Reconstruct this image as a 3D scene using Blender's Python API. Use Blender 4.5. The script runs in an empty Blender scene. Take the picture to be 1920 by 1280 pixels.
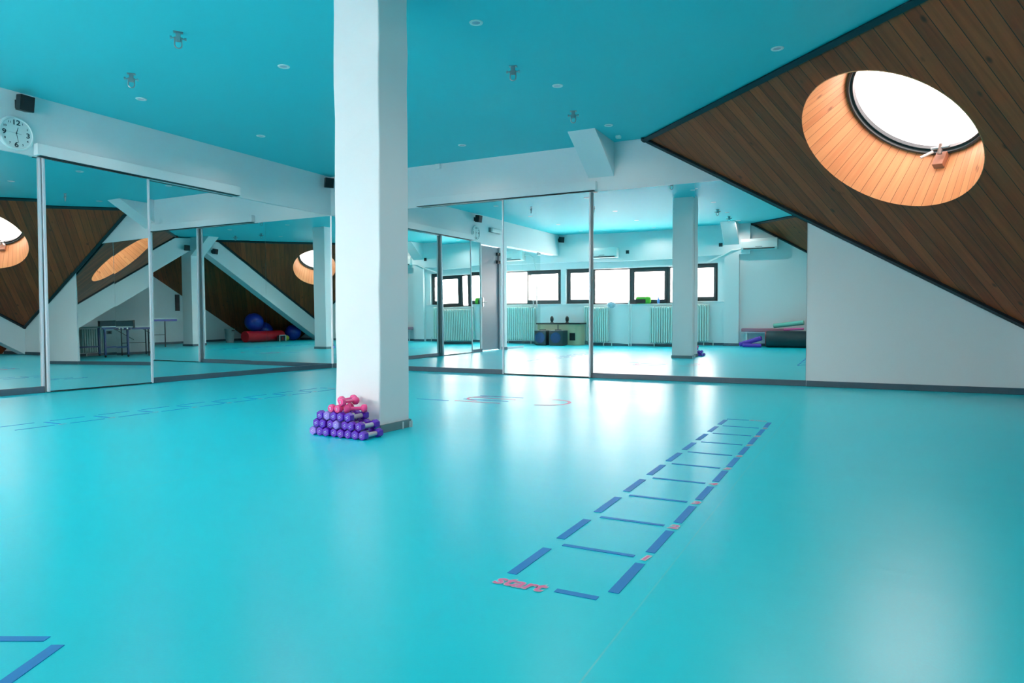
import bpy, bmesh, math, random
from mathutils import Vector, Matrix
random.seed(7)
PI = math.pi
C = bpy.context.scene.collection
ZC = 3.008          # ceiling height
D = 9.33            # room depth

# ------------------------------------------------------------------ materials
def nodes(name):
    m = bpy.data.materials.new(name); m.use_nodes = True
    nt = m.node_tree
    return m, nt, nt.nodes['Principled BSDF']
def N(nt, t, **k):
    n = nt.nodes.new(t)
    for a, b in k.items():
        if a in ('inputs',):
            for kk, vv in b.items(): n.inputs[kk].default_value = vv
        else: setattr(n, a, b)
    return n
def L(nt, a, b): nt.links.new(a, b)
def mat(name, col, rough=.5, metal=0., spec=.5, bump=0., bscale=40., var=0., coat=0.):
    m, nt, p = nodes(name)
    p.inputs['Base Color'].default_value = (*col, 1)
    p.inputs['Roughness'].default_value = rough
    p.inputs['Metallic'].default_value = metal
    p.inputs['Specular IOR Level'].default_value = spec
    p.inputs['Coat Weight'].default_value = coat
    tc = N(nt, 'ShaderNodeTexCoord')
    no = N(nt, 'ShaderNodeTexNoise'); no.inputs['Scale'].default_value = bscale; no.inputs['Detail'].default_value = 4
    L(nt, tc.outputs['Object'], no.inputs['Vector'])
    if var > 0:
        mx = N(nt, 'ShaderNodeMix', data_type='RGBA')
        mx.inputs[6].default_value = (*[c * (1 - var) for c in col], 1)
        mx.inputs[7].default_value = (*[min(1, c * (1 + var)) for c in col], 1)
        L(nt, no.outputs['Fac'], mx.inputs[0]); L(nt, mx.outputs[2], p.inputs['Base Color'])
    if bump > 0:
        b = N(nt, 'ShaderNodeBump'); b.inputs['Strength'].default_value = bump; b.inputs['Distance'].default_value = .01
        L(nt, no.outputs['Fac'], b.inputs['Height']); L(nt, b.outputs['Normal'], p.inputs['Normal'])
    return m

def floor_mat():
    m, nt, p = nodes('turquoise_vinyl')
    tc = N(nt, 'ShaderNodeTexCoord')
    n1 = N(nt, 'ShaderNodeTexNoise'); n1.inputs['Scale'].default_value = 1.1; n1.inputs['Detail'].default_value = 5
    L(nt, tc.outputs['Object'], n1.inputs['Vector'])
    mx = N(nt, 'ShaderNodeMix', data_type='RGBA')
    mx.inputs[6].default_value = (.0, .63, .75, 1); mx.inputs[7].default_value = (.0, .68, .80, 1)
    L(nt, n1.outputs['Fac'], mx.inputs[0])
    # welded sheet seams every 2.32 m along x
    sx = N(nt, 'ShaderNodeSeparateXYZ'); L(nt, tc.outputs['Object'], sx.inputs[0])
    a = N(nt, 'ShaderNodeMath', operation='SUBTRACT'); L(nt, sx.outputs[0], a.inputs[0]); a.inputs[1].default_value = 7.0 - 2.31 * 6
    b = N(nt, 'ShaderNodeMath', operation='PINGPONG'); L(nt, a.outputs[0], b.inputs[0]); b.inputs[1].default_value = 2.31 / 2
    c = N(nt, 'ShaderNodeMath', operation='LESS_THAN'); L(nt, b.outputs[0], c.inputs[0]); c.inputs[1].default_value = .0022
    ns = N(nt, 'ShaderNodeTexNoise'); ns.inputs['Scale'].default_value = 6; L(nt, tc.outputs['Object'], ns.inputs['Vector'])
    c2 = N(nt, 'ShaderNodeMath', operation='MULTIPLY'); L(nt, c.outputs[0], c2.inputs[0]); L(nt, ns.outputs['Fac'], c2.inputs[1])
    mx2 = N(nt, 'ShaderNodeMix', data_type='RGBA'); L(nt, c2.outputs[0], mx2.inputs[0]); L(nt, mx.outputs[2], mx2.inputs[6])
    mx2.inputs[7].default_value = (.16, .62, .68, 1)
    L(nt, mx2.outputs[2], p.inputs['Base Color'])
    # gentle waviness of the sheet plus fine grain
    n2 = N(nt, 'ShaderNodeTexNoise'); n2.inputs['Scale'].default_value = 2.2; n2.inputs['Detail'].default_value = 2
    mp = N(nt, 'ShaderNodeMapping'); mp.inputs['Rotation'].default_value = (0, 0, math.radians(27)); mp.inputs['Scale'].default_value = (.55, 2.4, 1)
    L(nt, tc.outputs['Object'], mp.inputs[0]); L(nt, mp.outputs[0], n2.inputs['Vector'])
    n3 = N(nt, 'ShaderNodeTexNoise'); n3.inputs['Scale'].default_value = 130; n3.inputs['Detail'].default_value = 2
    L(nt, tc.outputs['Object'], n3.inputs['Vector'])
    b1 = N(nt, 'ShaderNodeBump'); b1.inputs['Strength'].default_value = .10; b1.inputs['Distance'].default_value = .012
    L(nt, n2.outputs['Fac'], b1.inputs['Height'])
    b2 = N(nt, 'ShaderNodeBump'); b2.inputs['Strength'].default_value = .12; b2.inputs['Distance'].default_value = .002
    L(nt, n3.outputs['Fac'], b2.inputs['Height']); L(nt, b1.outputs['Normal'], b2.inputs['Normal'])
    L(nt, b2.outputs['Normal'], p.inputs['Normal'])
    r = N(nt, 'ShaderNodeMapRange'); r.inputs['To Min'].default_value = .25; r.inputs['To Max'].default_value = .34
    L(nt, n1.outputs['Fac'], r.inputs['Value']); L(nt, r.outputs[0], p.inputs['Roughness'])
    p.inputs['Specular IOR Level'].default_value = .40
    return m

def wood_mat(name, ca, cb, width, polar=False, radius=.7, rough=.45, knots=.02, spec=.4):
    m, nt, p = nodes(name)
    tc = N(nt, 'ShaderNodeTexCoord'); sx = N(nt, 'ShaderNodeSeparateXYZ'); L(nt, tc.outputs['Object'], sx.inputs[0])
    if polar:
        at = N(nt, 'ShaderNodeMath', operation='ARCTAN2'); L(nt, sx.outputs[1], at.inputs[0]); L(nt, sx.outputs[0], at.inputs[1])
        u0 = N(nt, 'ShaderNodeMath', operation='MULTIPLY'); L(nt, at.outputs[0], u0.inputs[0]); u0.inputs[1].default_value = radius
        U = u0.outputs[0]; V = sx.outputs[2]
    else:
        U = sx.outputs[0]; V = sx.outputs[1]
    d = N(nt, 'ShaderNodeMath', operation='DIVIDE'); L(nt, U, d.inputs[0]); d.inputs[1].default_value = width
    fl = N(nt, 'ShaderNodeMath', operation='FLOOR'); L(nt, d.outputs[0], fl.inputs[0])
    fr = N(nt, 'ShaderNodeMath', operation='FRACT'); L(nt, d.outputs[0], fr.inputs[0])
    wn = N(nt, 'ShaderNodeTexWhiteNoise', noise_dimensions='1D'); L(nt, fl.outputs[0], wn.inputs['W'])
    # grain coordinates: each plank gets its own offset
    off = N(nt, 'ShaderNodeMath', operation='MULTIPLY'); L(nt, wn.outputs['Value'], off.inputs[0]); off.inputs[1].default_value = 40
    cx = N(nt, 'ShaderNodeCombineXYZ')
    um = N(nt, 'ShaderNodeMath', operation='MULTIPLY'); L(nt, U, um.inputs[0]); um.inputs[1].default_value = 26
    vm = N(nt, 'ShaderNodeMath', operation='MULTIPLY'); L(nt, V, vm.inputs[0]); vm.inputs[1].default_value = 1.6
    va = N(nt, 'ShaderNodeMath', operation='ADD'); L(nt, vm.outputs[0], va.inputs[0]); L(nt, off.outputs[0], va.inputs[1])
    L(nt, um.outputs[0], cx.inputs[0]); L(nt, va.outputs[0], cx.inputs[1])
    gn = N(nt, 'ShaderNodeTexNoise'); gn.inputs['Scale'].default_value = 1.; gn.inputs['Detail'].default_value = 5; gn.inputs['Distortion'].default_value = .6
    L(nt, cx.outputs[0], gn.inputs['Vector'])
    f1 = N(nt, 'ShaderNodeMath', operation='MULTIPLY_ADD'); L(nt, wn.outputs['Value'], f1.inputs[0]); f1.inputs[1].default_value = .5
    g2 = N(nt, 'ShaderNodeMath', operation='MULTIPLY_ADD'); L(nt, gn.outputs['Fac'], g2.inputs[0]); g2.inputs[1].default_value = 1.1; g2.inputs[2].default_value = -.3
    L(nt, g2.outputs[0], f1.inputs[2])
    f1.use_clamp = True
    mx = N(nt, 'ShaderNodeMix', data_type='RGBA'); mx.inputs[6].default_value = (*ca, 1); mx.inputs[7].default_value = (*cb, 1)
    L(nt, f1.outputs[0], mx.inputs[0])
    # knots
    kc = N(nt, 'ShaderNodeCombineXYZ'); ku = N(nt, 'ShaderNodeMath', operation='MULTIPLY'); L(nt, U, ku.inputs[0]); ku.inputs[1].default_value = 5.2
    kv = N(nt, 'ShaderNodeMath', operation='MULTIPLY_ADD'); L(nt, V, kv.inputs[0]); kv.inputs[1].default_value = 3.0; L(nt, off.outputs[0], kv.inputs[2])
    L(nt, ku.outputs[0], kc.inputs[0]); L(nt, kv.outputs[0], kc.inputs[1])
    vo = N(nt, 'ShaderNodeTexVoronoi'); vo.inputs['Scale'].default_value = 1; L(nt, kc.outputs[0], vo.inputs['Vector'])
    kr = N(nt, 'ShaderNodeMapRange'); kr.inputs['From Min'].default_value = .05; kr.inputs['From Max'].default_value = .13
    kr.inputs['To Min'].default_value = 1; kr.inputs['To Max'].default_value = 0
    L(nt, vo.outputs['Distance'], kr.inputs['Value'])
    km = N(nt, 'ShaderNodeMath', operation='MULTIPLY'); L(nt, kr.outputs[0], km.inputs[0]); km.inputs[1].default_value = .75
    mk = N(nt, 'ShaderNodeMix', data_type='RGBA'); L(nt, km.outputs[0], mk.inputs[0]); L(nt, mx.outputs[2], mk.inputs[6])
    mk.inputs[7].default_value = (*[c * .32 for c in ca], 1)
    # joints
    e = N(nt, 'ShaderNodeMath', operation='LESS_THAN'); L(nt, fr.outputs[0], e.inputs[0]); e.inputs[1].default_value = .045
    me = N(nt, 'ShaderNodeMix', data_type='RGBA'); L(nt, e.outputs[0], me.inputs[0]); L(nt, mk.outputs[2], me.inputs[6])
    me.inputs[7].default_value = (*[c * .25 for c in ca], 1)
    L(nt, me.outputs[2], p.inputs['Base Color'])
    b = N(nt, 'ShaderNodeBump'); b.inputs['Strength'].default_value = .5; b.inputs['Distance'].default_value = .004; b.invert = True
    L(nt, e.outputs[0], b.inputs['Height']); L(nt, b.outputs['Normal'], p.inputs['Normal'])
    p.inputs['Roughness'].default_value = rough; p.inputs['Specular IOR Level'].default_value = spec
    return m

def glass_mat(name, tint, gloss=.08):
    m = bpy.data.materials.new(name); m.use_nodes = True; nt = m.node_tree
    nt.nodes.clear()
    o = N(nt, 'ShaderNodeOutputMaterial'); t = N(nt, 'ShaderNodeBsdfTransparent'); t.inputs[0].default_value = (*tint, 1)
    g = N(nt, 'ShaderNodeBsdfGlossy'); g.inputs['Roughness'].default_value = .01
    lw = N(nt, 'ShaderNodeLayerWeight'); lw.inputs[0].default_value = .5
    pw = N(nt, 'ShaderNodeMath', operation='POWER'); L(nt, lw.outputs['Facing'], pw.inputs[0]); pw.inputs[1].default_value = 5.
    fr = N(nt, 'ShaderNodeMath', operation='MULTIPLY_ADD'); L(nt, pw.outputs[0], fr.inputs[0]); fr.inputs[1].default_value = .5; fr.inputs[2].default_value = .03
    mx = N(nt, 'ShaderNodeMixShader'); L(nt, fr.outputs[0], mx.inputs[0]); L(nt, t.outputs[0], mx.inputs[1]); L(nt, g.outputs[0], mx.inputs[2])
    L(nt, mx.outputs[0], o.inputs[0])
    return m

M = {}
M['wall'] = mat('white_wall_paint', (.78, .82, .84), .6, bump=.08, bscale=60, var=.015, spec=.3)
M['pillar'] = mat('white_pillar_paint', (.84, .86, .88), .55, bump=.25, bscale=7, var=.012, spec=.3)
M['ceil'] = mat('turquoise_ceiling_paint', (.055, .62, .70), .55, bump=.05, bscale=30, var=.02, spec=.3)
M['floor'] = floor_mat()
M['base'] = mat('grey_blue_vinyl_skirting', (.075, .125, .165), .35, bump=.1, bscale=25, var=.1)
M['pskirt'] = mat('grey_green_skirting', (.16, .25, .27), .35, bump=.1, bscale=25, var=.1)
M['wood'] = wood_mat('dark_stained_planks', (.15, .026, .006), (.46, .092, .024), .135, rough=.45)
M['shaft'] = wood_mat('orange_pine_planks', (.56, .24, .095), (.74, .39, .17), .088, polar=True, radius=.70, rough=.45)
M['edge'] = mat('black_edge_trim', (.012, .018, .028), .4)
M['mirror'] = mat('mirror_silvering', (.84, .915, .905), 0.0, metal=1.)
M['alu'] = mat('brushed_aluminium', (.68, .71, .77), .32, metal=.15)
M['black'] = mat('matt_black_plastic', (.010, .012, .016), .45)
M['white'] = mat('white_plastic', (.76, .82, .82), .4)
M['frame'] = mat('anthracite_window_frame', (.045, .055, .062), .4)
M['glass'] = glass_mat('window_glass', (.93, .96, .96))
M['skyglass'] = glass_mat('light_dimming_skylight_glass', (.57, .57, .57))  # even grey tint added to dim the daylight reaching the shafts
M['clear'] = glass_mat('clear_partition_glass', (.90, .96, .95))
M['rad'] = mat('cream_radiator_enamel', (.62, .74, .70), .35)
M['steel'] = mat('galvanised_steel', (.42, .46, .48), .3, metal=.9)
M['door'] = mat('lilac_grey_door_laminate', (.29, .285, .33), .4)
M['blue'] = mat('blue_floor_tape', (.0, .22, .60), .5)
M['pinktape'] = mat('pink_floor_print', (.72, .16, .38), .4)
M['whitetape'] = mat('pale_floor_print', (.55, .68, .72), .4)
M['purple'] = mat('purple_vinyl', (.12, .006, .50), .22, var=.15, bscale=20, coat=.4)
M['lilac'] = mat('lilac_vinyl', (.33, .20, .74), .22, var=.1, bscale=20, coat=.4)
M['pink'] = mat('pink_vinyl', (.95, .065, .30), .25, coat=.4)
M['grip'] = mat('pale_grey_grip', (.52, .50, .60), .3)
M['ink'] = mat('white_print', (.8, .78, .9), .4)
M['orange'] = mat('varnished_pine_block', (.42, .20, .12), .4)
M['dark'] = mat('dark_slate', (.02, .05, .06), .35)
M['green'] = mat('lime_green_nylon', (.10, .45, .03), .6, var=.3)
M['beige'] = mat('beige_laminate', (.50, .45, .30), .45)
M['navy'] = mat('navy_blue_powder_coat', (.02, .06, .20), .4)
M['ballblue'] = mat('blue_rubber_ball', (.012, .035, .32), .28)
M['red'] = mat('red_vinyl', (.50, .008, .02), .35)
M['mint'] = mat('mint_foam', (.22, .62, .50), .6)
M['hotpink'] = mat('pink_foam', (.75, .12, .36), .6)
M['rose'] = mat('dusty_pink_board', (.50, .22, .30), .5)
M['purplefoam'] = mat('purple_foam', (.14, .05, .50), .55)
M['facade'] = mat('pale_facade_render', (.80, .79, .80), .8)
M['facwin'] = mat('grey_facade_window', (.50, .52, .58), .4)
M['grey'] = mat('grey_plastic', (.20, .23, .24), .5)
M['yellow'] = mat('yellow_green_rubber', (.40, .45, .03), .4)
M['clothblue'] = mat('white_and_blue_cotton', (.55, .62, .75), .8, var=.4, bscale=12)
M['numeral'] = mat('dark_teal_print', (.015, .05, .07), .5)

# ------------------------------------------------------------------ mesh helpers
class MB:
    def __init__(s): s.bm = bmesh.new()
    def box(s, x0, x1, y0, y1, z0, z1):
        bm = s.bm
        v = [bm.verts.new(p) for p in [(x0,y0,z0),(x1,y0,z0),(x1,y1,z0),(x0,y1,z0),(x0,y0,z1),(x1,y0,z1),(x1,y1,z1),(x0,y1,z1)]]
        for f in [(3,2,1,0),(4,5,6,7),(0,1,5,4),(1,2,6,5),(2,3,7,6),(3,0,4,7)]: bm.faces.new([v[i] for i in f])
        return s
    def hexa(s, a, b):     # two quads (4 points each) joined
        bm = s.bm; va = [bm.verts.new(p) for p in a]; vb = [bm.verts.new(p) for p in b]; n = len(a)
        bm.faces.new(va[::-1]); bm.faces.new(vb)
        for i in range(n): bm.faces.new([va[i], va[(i+1) % n], vb[(i+1) % n], vb[i]])
        return s
    def cyl(s, a, b, r0, r1=None, seg=16, caps=True, squash=None, rot=0.):
        r1 = r0 if r1 is None else r1
        a = Vector(a); b = Vector(b); d = (b - a).normalized()
        up = Vector((0, 0, 1)) if abs(d.z) < .9 else Vector((1, 0, 0))
        u = d.cross(up).normalized(); w = d.cross(u).normalized(); bm = s.bm
        R = []
        for p, r in ((a, r0), (b, r1)):
            R.append([bm.verts.new(p + (u * math.cos(rot + 2*PI*i/seg) + w * math.sin(rot + 2*PI*i/seg) * (squash or 1)) * r) for i in range(seg)])
        for i in range(seg): bm.faces.new([R[0][i], R[0][(i+1) % seg], R[1][(i+1) % seg], R[1][i]])
        if caps: bm.faces.new(R[0][::-1]); bm.faces.new(R[1])
        return s
    def lathe(s, prof, a=(0,0,0), d=(0,0,1), seg=24, rot=0.):   # prof: (radius, height) list along axis d
        a = Vector(a); d = Vector(d).normalized(); up = Vector((0,0,1)) if abs(d.z) < .9 else Vector((1,0,0))
        u = d.cross(up).normalized(); w = d.cross(u).normalized(); bm = s.bm; R = []
        for r, h in prof:
            if r < 1e-5: R.append([bm.verts.new(a + d*h)])
            else: R.append([bm.verts.new(a + d*h + (u*math.cos(rot+2*PI*i/seg) + w*math.sin(rot+2*PI*i/seg))*r) for i in range(seg)])
        for j in range(len(R)-1):
            A, B = R[j], R[j+1]
            for i in range(seg):
                k = (i+1) % seg
                if len(A) == 1 and len(B) == 1: continue
                if len(A) == 1: bm.faces.new([A[0], B[k], B[i]])
                elif len(B) == 1: bm.faces.new([A[i], A[k], B[0]])
                else: bm.faces.new([A[i], A[k], B[k], B[i]])
        if len(R[0]) > 1: bm.faces.new(R[0][::-1])
        if len(R[-1]) > 1: bm.faces.new(R[-1])
        return s
    def tube(s, pts, r, seg=8, closed=False):
        pts = [Vector(p) for p in pts]; bm = s.bm; R = []; n = len(pts)
        for i, p in enumerate(pts):
            if closed: d = (pts[(i+1) % n] - pts[i-1]).normalized()
            else: d = (pts[min(i+1, n-1)] - pts[max(i-1, 0)]).normalized()
            up = Vector((0,0,1)) if abs(d.z) < .95 else Vector((1,0,0))
            u = d.cross(up).normalized(); w = d.cross(u).normalized()
            if R:   # keep rings aligned
                pu = R[-1][0].co - pts[i-1]; u = (pu - d*pu.dot(d)).normalized(); w = d.cross(u)
            R.append([bm.verts.new(p + (u*math.cos(2*PI*j/seg) + w*math.sin(2*PI*j/seg))*r) for j in range(seg)])
        for i in range(n if closed else n-1):
            A, B = R[i], R[(i+1) % n]
            for j in range(seg): bm.faces.new([A[j], A[(j+1)%seg], B[(j+1)%seg], B[j]])
        if not closed: bm.faces.new(R[0][::-1]); bm.faces.new(R[-1])
        return s
    def sphere(s, c, r, sc=(1,1,1), seg=24):
        m = Matrix.Translation(c) @ Matrix.Diagonal((*[r*k for k in sc], 1))
        bmesh.ops.create_uvsphere(s.bm, u_segments=seg, v_segments=seg//2, radius=1, matrix=m); return s
    def build(s, name, m, parent=None, bevel=0, smooth=False, seg=2, loc=None):
        bm = s.bm
        bmesh.ops.recalc_face_normals(bm, faces=bm.faces)
        if loc is not None: bmesh.ops.translate(bm, verts=bm.verts, vec=-Vector(loc))
        if parent is not None and parent.get('_w'): bmesh.ops.translate(bm, verts=bm.verts, vec=-Vector(parent['_w']))
        me = bpy.data.meshes.new(name); bm.to_mesh(me); bm.free()
        if smooth:
            for f in me.polygons: f.use_smooth = True
        me.materials.append(m)
        o = bpy.data.objects.new(name, me); C.objects.link(o)
        if loc is not None: o.location = loc
        if parent is not None: o.parent = parent
        if bevel:
            b = o.modifiers.new('bevel', 'BEVEL'); b.width = bevel; b.segments = seg; b.limit_method = 'ANGLE'; b.angle_limit = .6
        if smooth:
            try:
                me.set_sharp_from_angle(angle=math.radians(40))
            except Exception: pass
        return o
ALL = []
def tag(o, label, cat, group=None, kind=None):
    if label: o['label'] = label
    if cat: o['category'] = cat
    if group: o['group'] = group
    if kind: o['kind'] = kind
    return o
def thing(name, label, cat, loc=(0,0,0), rz=0., group=None, world=True):
    o = bpy.data.objects.new(name, None); C.objects.link(o); o.location = loc; o.rotation_euler = (0, 0, rz)
    o.empty_display_size = .1
    if world: o['_w'] = tuple(loc)
    ALL.append(o)
    return tag(o, label, cat, group)
def struct(name, mb, m, **k):
    o = mb.build(name, m, **k); o['kind'] = 'structure'; return o
def copy_tree(o, parent=None):
    c = o.copy(); C.objects.link(c)
    if parent is not None: c.parent = parent; c.matrix_parent_inverse = o.matrix_parent_inverse.copy()
    for ch in list(o.children): copy_tree(ch, c)
    return c
def text_mesh(name, body, size, m, parent=None, offset=0., shear=0., ext=.0, loc=(0,0,0), rot=(0,0,0), align='LEFT', sx=1.):
    cu = bpy.data.curves.new(name, 'FONT'); cu.body = body; cu.size = size; cu.offset = offset; cu.shear = shear; cu.extrude = ext
    cu.align_x = align; cu.resolution_u = 3
    t = bpy.data.objects.new(name, cu); C.objects.link(t)
    bpy.context.view_layer.update()
    me = bpy.data.meshes.new_from_object(t.evaluated_get(bpy.context.evaluated_depsgraph_get()))
    bpy.data.objects.remove(t); me.materials.clear(); me.materials.append(m)
    o = bpy.data.objects.new(name, me); C.objects.link(o); o.location = loc; o.rotation_euler = rot; o.scale = (sx, 1, 1)
    if parent is not None: o.parent = parent
    return o

# ------------------------------------------------------------------ room shell
xr = 11.2      # outer wall
def rz1(x, y): return ZC - .594 * ((x - 5.03) + y)            # roof plane over the back right corner
def rz2(x, y): return ZC - .594 * ((x - 5.03) - (y + D))      # roof plane over the window side corner

struct('floor', MB().box(-4.2, xr + .2, -D - .35, .25, -.12, 0), M['floor'])
mb = MB()
poly = [(-4.2, .25), (5.03 - .02, .25), (5.03, 0), (9.695, -D/2), (5.03, -D), (5.0, -D - .35), (-4.2, -D - .35)]
mb.hexa([(x, y, ZC) for x, y in poly], [(x, y, ZC + .15) for x, y in poly])
struct('ceiling', mb, M['ceil'])

# left wall (x = 0): recess 3.5 cm behind the mirrors, full thickness above them
W0 = -.035
mb = MB()
mb.box(-.22, W0, -4.76, 0, 0, 2.405).box(-.22, 0, -4.76, 0.0, 2.405, ZC)
mb.box(-.22, 0, -5.72, -4.80, 2.38, ZC)
mb.box(-.22, 0, -4.80, -4.76, 0, ZC)
mb.box(-.22, 0, -6.09, -5.72, 0, ZC)
mb.box(-.22, 0, -D, -6.09, 2.45, ZC)
struct('wall_left', mb, M['wall'])
mb = MB()
mb.box(-.22, 6.942, .035, .25, 0, 2.405).box(-.22, 5.03, 0, .25, 2.405, ZC)
# upper right part under the wood, plain wall right of the mirrors
mb.hexa([(5.03, 0, 2.405), (6.045, 0, 2.405), (5.03, 0, ZC)], [(5.03, .25, 2.405), (6.045, .25, 2.405), (5.03, .25, ZC)])
mb.hexa([(6.942, 0, 0), (10.094, 0, 0), (6.942, 0, rz1(6.942, 0))], [(6.942, .25, 0), (10.094, .25, 0), (6.942, .25, rz1(6.942, 0))])
mb.hexa([(6.045, 0, 2.405), (6.942, 0, rz1(6.942,0)), (6.942, 0, 2.405)], [(6.045, .25, 2.405), (6.942, .25, rz1(6.942,0)), (6.942, .25, 2.405)])
struct('wall_back', mb, M['wall'])
mb = MB().box(xr, xr + .2, -D - .35, .25, 0, 2.2)
struct('wall_right', mb, M['wall'])
# window wall
yw = -D; yo = -D - .30; zs, zt = 1.12, 2.08
mb = MB()
mb.box(-4.2, 4.24, yo, yw, 0, zs)
mb.box(-4.2, 4.24, yo, yw, zt, 2.26)
mb.box(-4.2, 5.03, yo, yw + .12, 2.26, ZC)
mb.box(.01, .16, yo, yw, zs, zt).box(-4.2, -3.9, yo, yw, zs, zt)
mb.box(4.24, 4.78, yo, yw, 0, 2.26)
mb.box(4.42, 4.77, yw, yw + .12, 0, 2.26)
mb.hexa([(4.78, yw, 0), (10.094, yw, 0), (5.03, yw, ZC), (4.78, yw, ZC)], [(4.78, yo, 0), (10.094, yo, 0), (5.03, yo, ZC), (4.78, yo, ZC)])
struct('wall_front', mb, M['wall'])
# neighbouring room shell behind the glass partition
struct('wall_side', MB().box(-4.2, -4.0, -D, -6.09, 0, ZC).box(-4.2, -.22, -6.09, -5.9, 0, ZC), M['wall'])

# baseboards
bh = .066
def bboard(name, *boxes):
    mb = MB()
    for b in boxes: mb.box(*b)
    struct(name, mb, M['base'], bevel=.004)
bboard('baseboard_left', (W0, 0, -3.12, 0, 0, bh), (W0, 0, -4.76, -4.31, 0, bh), (0, .012, -6.09, -5.72, 0, bh), (0, .012, -4.80, -4.765, 0, bh))
bboard('baseboard_back', (0, 3.07, 0, .035, 0, bh), (4.372, 6.945, 0, .035, 0, bh), (6.945, 10.0, -.012, 0, 0, bh))
bboard('baseboard_front', (-4.0, .6, yw, yw+.015, 0, bh), (.8, 4.41, yw, yw+.015, 0, bh), (4.40, 4.79, yw+.12, yw+.135, 0, bh), (4.79, 10.0, yw, yw+.015, 0, bh))
bboard('baseboard_right', (xr - .015, xr, -8.0, -1.3, 0, bh))

# door in the left wall
d = MB().box(-.10, -.055, -5.70, -4.82, .02, 2.36).build('door_1', M['door'], bevel=.003); d['kind'] = 'structure'
MB().box(-.055, -.02, -5.70, -5.66, .0, 2.37).build('door_frame', M['door'], d)
for z in (2.03, 2.21):
    for yy in (-5.60, -5.68):
        MB().box(-.06, -.005, yy - .025, yy + .025, z - .035, z + .035).build('hinge', M['black'], d)
MB().box(-.055, -.03, -4.95, -4.90, 1.0, 1.2).cyl((-.01, -4.925, 1.1), (-.01, -5.05, 1.1), .01).build('door_handle', M['steel'], d)

# ------------------------------------------------------------------ mirrors
def mirror_panel(axis, a, b, pan, tilt, z0=bh, z1=2.405, label='', door=False):
    c = (a + b) / 2; w = abs(b - a) / 2; zc = (z0 + z1) / 2; hh = (z1 - z0) / 2
    pan, tilt = math.radians(pan), math.radians(tilt)
    off = .034 if door else -.014
    nm = 'sliding_mirror_door' if door else 'wall_mirror'
    if axis == 'L': loc = (off, c, zc); rot = (0, -tilt, pan)
    else: loc = (c, -off, zc); rot = (-tilt, 0, pan)
    g = 'tall mirrored sliding doors' if door else 'fixed wall mirrors'
    o = thing(nm, label, 'mirror', loc, 0, g, world=False)
    o.rotation_euler = rot
    def bx(u0, u1, d0, d1, za, zb):
        if axis == 'L': return MB().box(d0, d1, u0, u1, za, zb)
        return MB().box(u0, u1, -d1, -d0, za, zb)
    e = .0015
    bx(-w + e, w - e, -.004, 0, -hh, hh).build('mirror_glass', M['mirror'], o)
    if door:
        for s in (-1, 1):
            bx(min(s*w, s*(w-.020)), max(s*w, s*(w-.020)), -.02, .012, -hh, hh).build('stile', M['alu'], o, bevel=.002)
        bx(-w + .020, w - .020, -.02, .006, -hh, -hh + .008).build('bottom_rail', M['edge'], o)
    return o
mirror_panel('L', -4.757, -4.335, -.75, 0, label='narrow fixed mirror at the far left edge of the photo, below the wall clock')
mirror_panel('L', -4.305, -3.13, -.30, .60, .01, 2.40, 'mirrored sliding door in the left wall, silver frame, just right of the clock', True)
mirror_panel('L', -3.12, -1.615, -.33, .01, label='fixed mirror on the left wall directly right of its sliding door')
mirror_panel('L', -1.615, -.004, -.37, .04, label='fixed mirror on the left wall ending in the corner behind the pillar')
mirror_panel('B', .004, 1.443, 0, -.40, label='fixed back-wall mirror nearest the corner, hidden behind the white pillar')
mirror_panel('B', 1.443, 3.07, 0, -.40, label='fixed back-wall mirror just right of the pillar, reflecting the clock')
mirror_panel('B', 3.08, 4.368, -.02, -.33, .01, 2.40, 'mirrored sliding door in the back wall, silver frame, under the white track box', True)
mirror_panel('B', 4.376, 5.682, .166, -.257, label='fixed back-wall mirror right of the sliding door, reflecting the pillar and radiators')
mirror_panel('B', 5.682, 6.938, -.03, -.406, label='rightmost fixed back-wall mirror, reflecting the mats, beside the plain white wall')
o = MB().box(-.02, .006, -4.333, -4.312, bh, 2.40).build('mirror_edge_strip', M['alu'], loc=(0, -4.32, bh))
tag(o, 'thin vertical aluminium strip between the narrow left mirror and the sliding door', 'trim strip')
def track(axis, a, b, z0, z1, label):
    c = (a + b)/2
    if axis == 'L': mb = MB().box(0, .075, a, b, z0, z1); ch = MB().box(.005, .07, a + .03, b - .01, z0 - .006, z0); loc = (0, c, z0)
    else: mb = MB().box(a, b, -.075, 0, z0, z1); ch = MB().box(a + .01, b - .03, -.07, -.005, z0 - .006, z0); loc = (c, 0, z0)
    t = thing('door_track_cover', label, 'track cover', loc)
    mb.build('cover', M['wall'], t, bevel=.003); ch.build('rail', M['edge'], t)
track('L', -4.375, -1.835, 2.415, 2.53, 'long white box over the sliding door on the left wall')
track('B', 1.67, 4.445, 2.415, 2.53, 'long white box over the sliding door on the back wall')

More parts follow.
